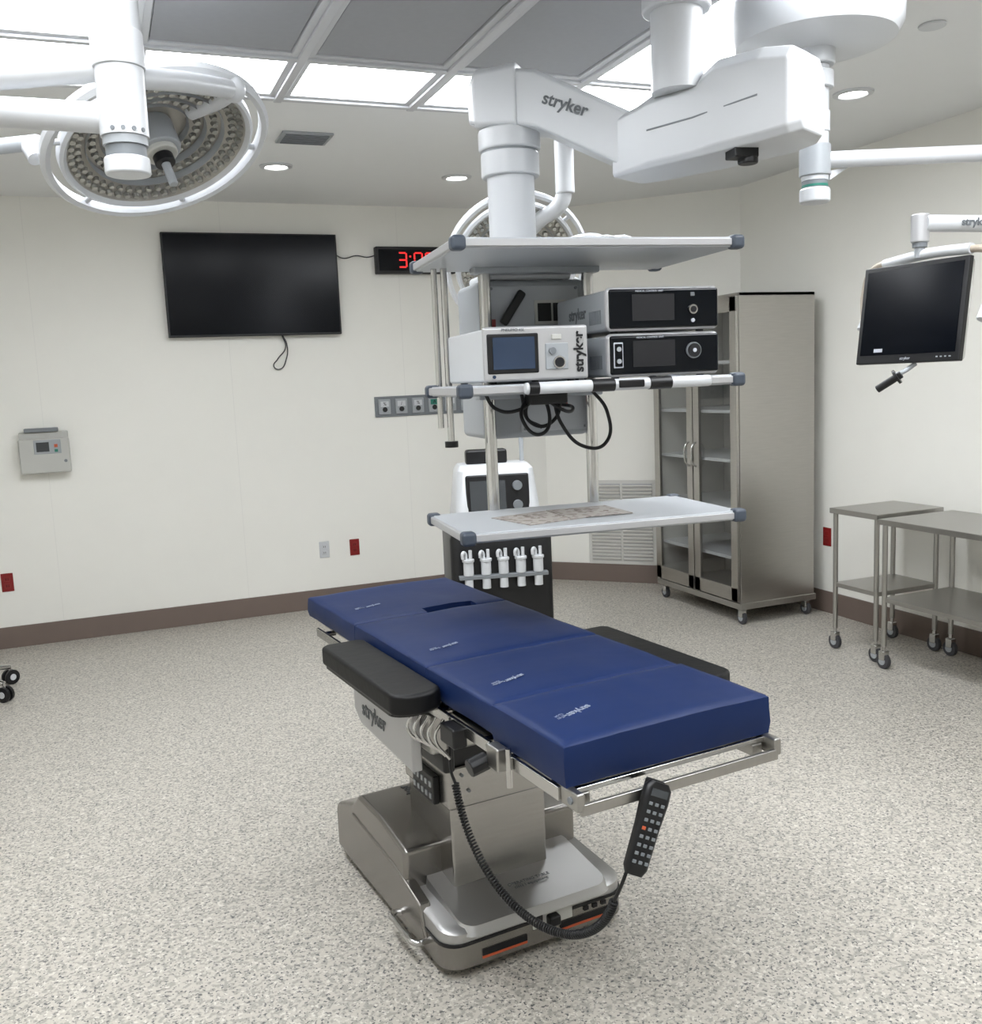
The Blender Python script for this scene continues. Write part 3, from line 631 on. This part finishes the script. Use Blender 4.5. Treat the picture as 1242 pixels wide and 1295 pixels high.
cyl('drop_hub',(2.635,2.56,2.00),(2.635,2.56,2.095),.030,'silver',Q,n=32,bev=.006); cyl('drop_post',(2.635,2.56,1.95),(2.635,2.56,2.02),.017,'lgrey',Q,n=24); cyl('drop_ring',(2.635,2.56,1.985),(2.635,2.56,2.0),.024,'mgrey',Q,n=24)
textm('arm_logo','stryker',.035,(2.79,2.469,2.058),(.95,-.3,-.02),(-.3,-.95,0),'textg',Q)
tube('yoke',[(2.62,2.80,1.76),(2.635,2.815,1.85),(2.64,2.79,1.925),(2.64,2.68,1.955),(2.64,2.53,1.96),(2.65,2.38,1.955),(2.66,2.30,1.935),(2.665,2.265,1.86),(2.65,2.265,1.76)],.012,'beige',Q)
tube('yoke_cover',[(2.64,2.72,1.948),(2.64,2.53,1.96),(2.65,2.36,1.955)],.018,'white',Q)
for y in(2.795,2.275): cyl('yoke_pivot',(2.61,y,1.72),(2.65,y,1.80),.022,'white',Q,bev=.004)
mo=bpy.data.objects.new('display',None); COL.objects.link(mo); mo.parent=Q; mo.location=(2.60,2.555,1.765); mo.rotation_euler=(Matrix.Rotation(rad(-83),3,'Z')@Matrix.Rotation(rad(-8),3,'X')).to_euler()
box('display_case',(-.200,0,-.165),(.200,.030,.165),'offw',mo,bev=.01); box('display_bezel',(-.205,-.012,-.170),(.205,.010,.170),'blk',mo,bev=.004); box('display_screen',(-.188,-.0135,-.140),(.188,-.011,.154),'tvs',mo)
for i in range(4): box('led_dot',(.12+i*.016,-.0145,-.156),(.126+i*.016,-.012,-.152),'lgrey',mo)
box('sticker',(-.13,-.0145,-.130),(-.095,-.013,-.118),'textw',mo); text('display_logo','stryker',.014,(0,-.0135,-.155),(90,0,0),'textw',mo)
tube('grip_stem',[(0.02,.02,-.17),(0.0,-.01,-.20),(-.02,-.03,-.215)],.008,'lgrey',mo); cyl('grip',(.0,-.02,-.21),(-.07,-.05,-.265),.013,'blk',mo,bev=.003); cyl('grip_flange',(-.010,-.025,-.217),(-.016,-.028,-.222),.026,'blk',mo)
S2=group('surgical_light',(0,0,0))
cyl('mount_ring',(mx,my,2.545),(mx,my,2.60),.062,'white',S2,n=40,bev=.004)
tube('arm_horizontal',[(mx,my,2.57),(1.90,3.72,2.57)],.026,'white',S2,smooth=False)
cyl('drop_tube',(1.89,3.74,2.36),(1.89,3.74,2.60),.040,'white',S2,n=32,bev=.008)
tube('drop_elbow',[(1.89,3.74,2.40),(1.88,3.76,2.33),(1.82,3.86,2.27),(1.79,3.95,2.22)],.034,'white',S2)
lamp_head(S2,(1.76,3.98,2.11),(-62,-3,-15),.31)

# ------------------------------------------------------------------ world, camera
w=bpy.data.worlds.new('world'); scn.world=w; w.use_nodes=True; w.node_tree.nodes['Background'].inputs[0].default_value=(.6,.65,.7,1); w.node_tree.nodes['Background'].inputs[1].default_value=.1
yaw,pit,rol=[rad(v) for v in (21.75,7.81,2.49)]
F=Vector((math.sin(yaw)*math.cos(pit),math.cos(yaw)*math.cos(pit),-math.sin(pit))); R0=Vector((math.cos(yaw),-math.sin(yaw),0)); U0=R0.cross(F)
U=U0*math.cos(rol)+R0*math.sin(rol); R=R0*math.cos(rol)-U0*math.sin(rol)
cd=bpy.data.cameras.new('camera'); cam=bpy.data.objects.new('camera',cd); COL.objects.link(cam)
mw=Matrix((R,U,-F)).transposed().to_4x4(); mw.translation=Vector((0,0,1.6)); cam.matrix_world=mw
cd.sensor_fit='HORIZONTAL'; cd.sensor_width=36; cd.lens=36*1214.1/1242; cd.clip_start=.05
scn.camera=cam
scn.view_settings.view_transform='Standard'; scn.view_settings.look='None'; scn.view_settings.exposure=0
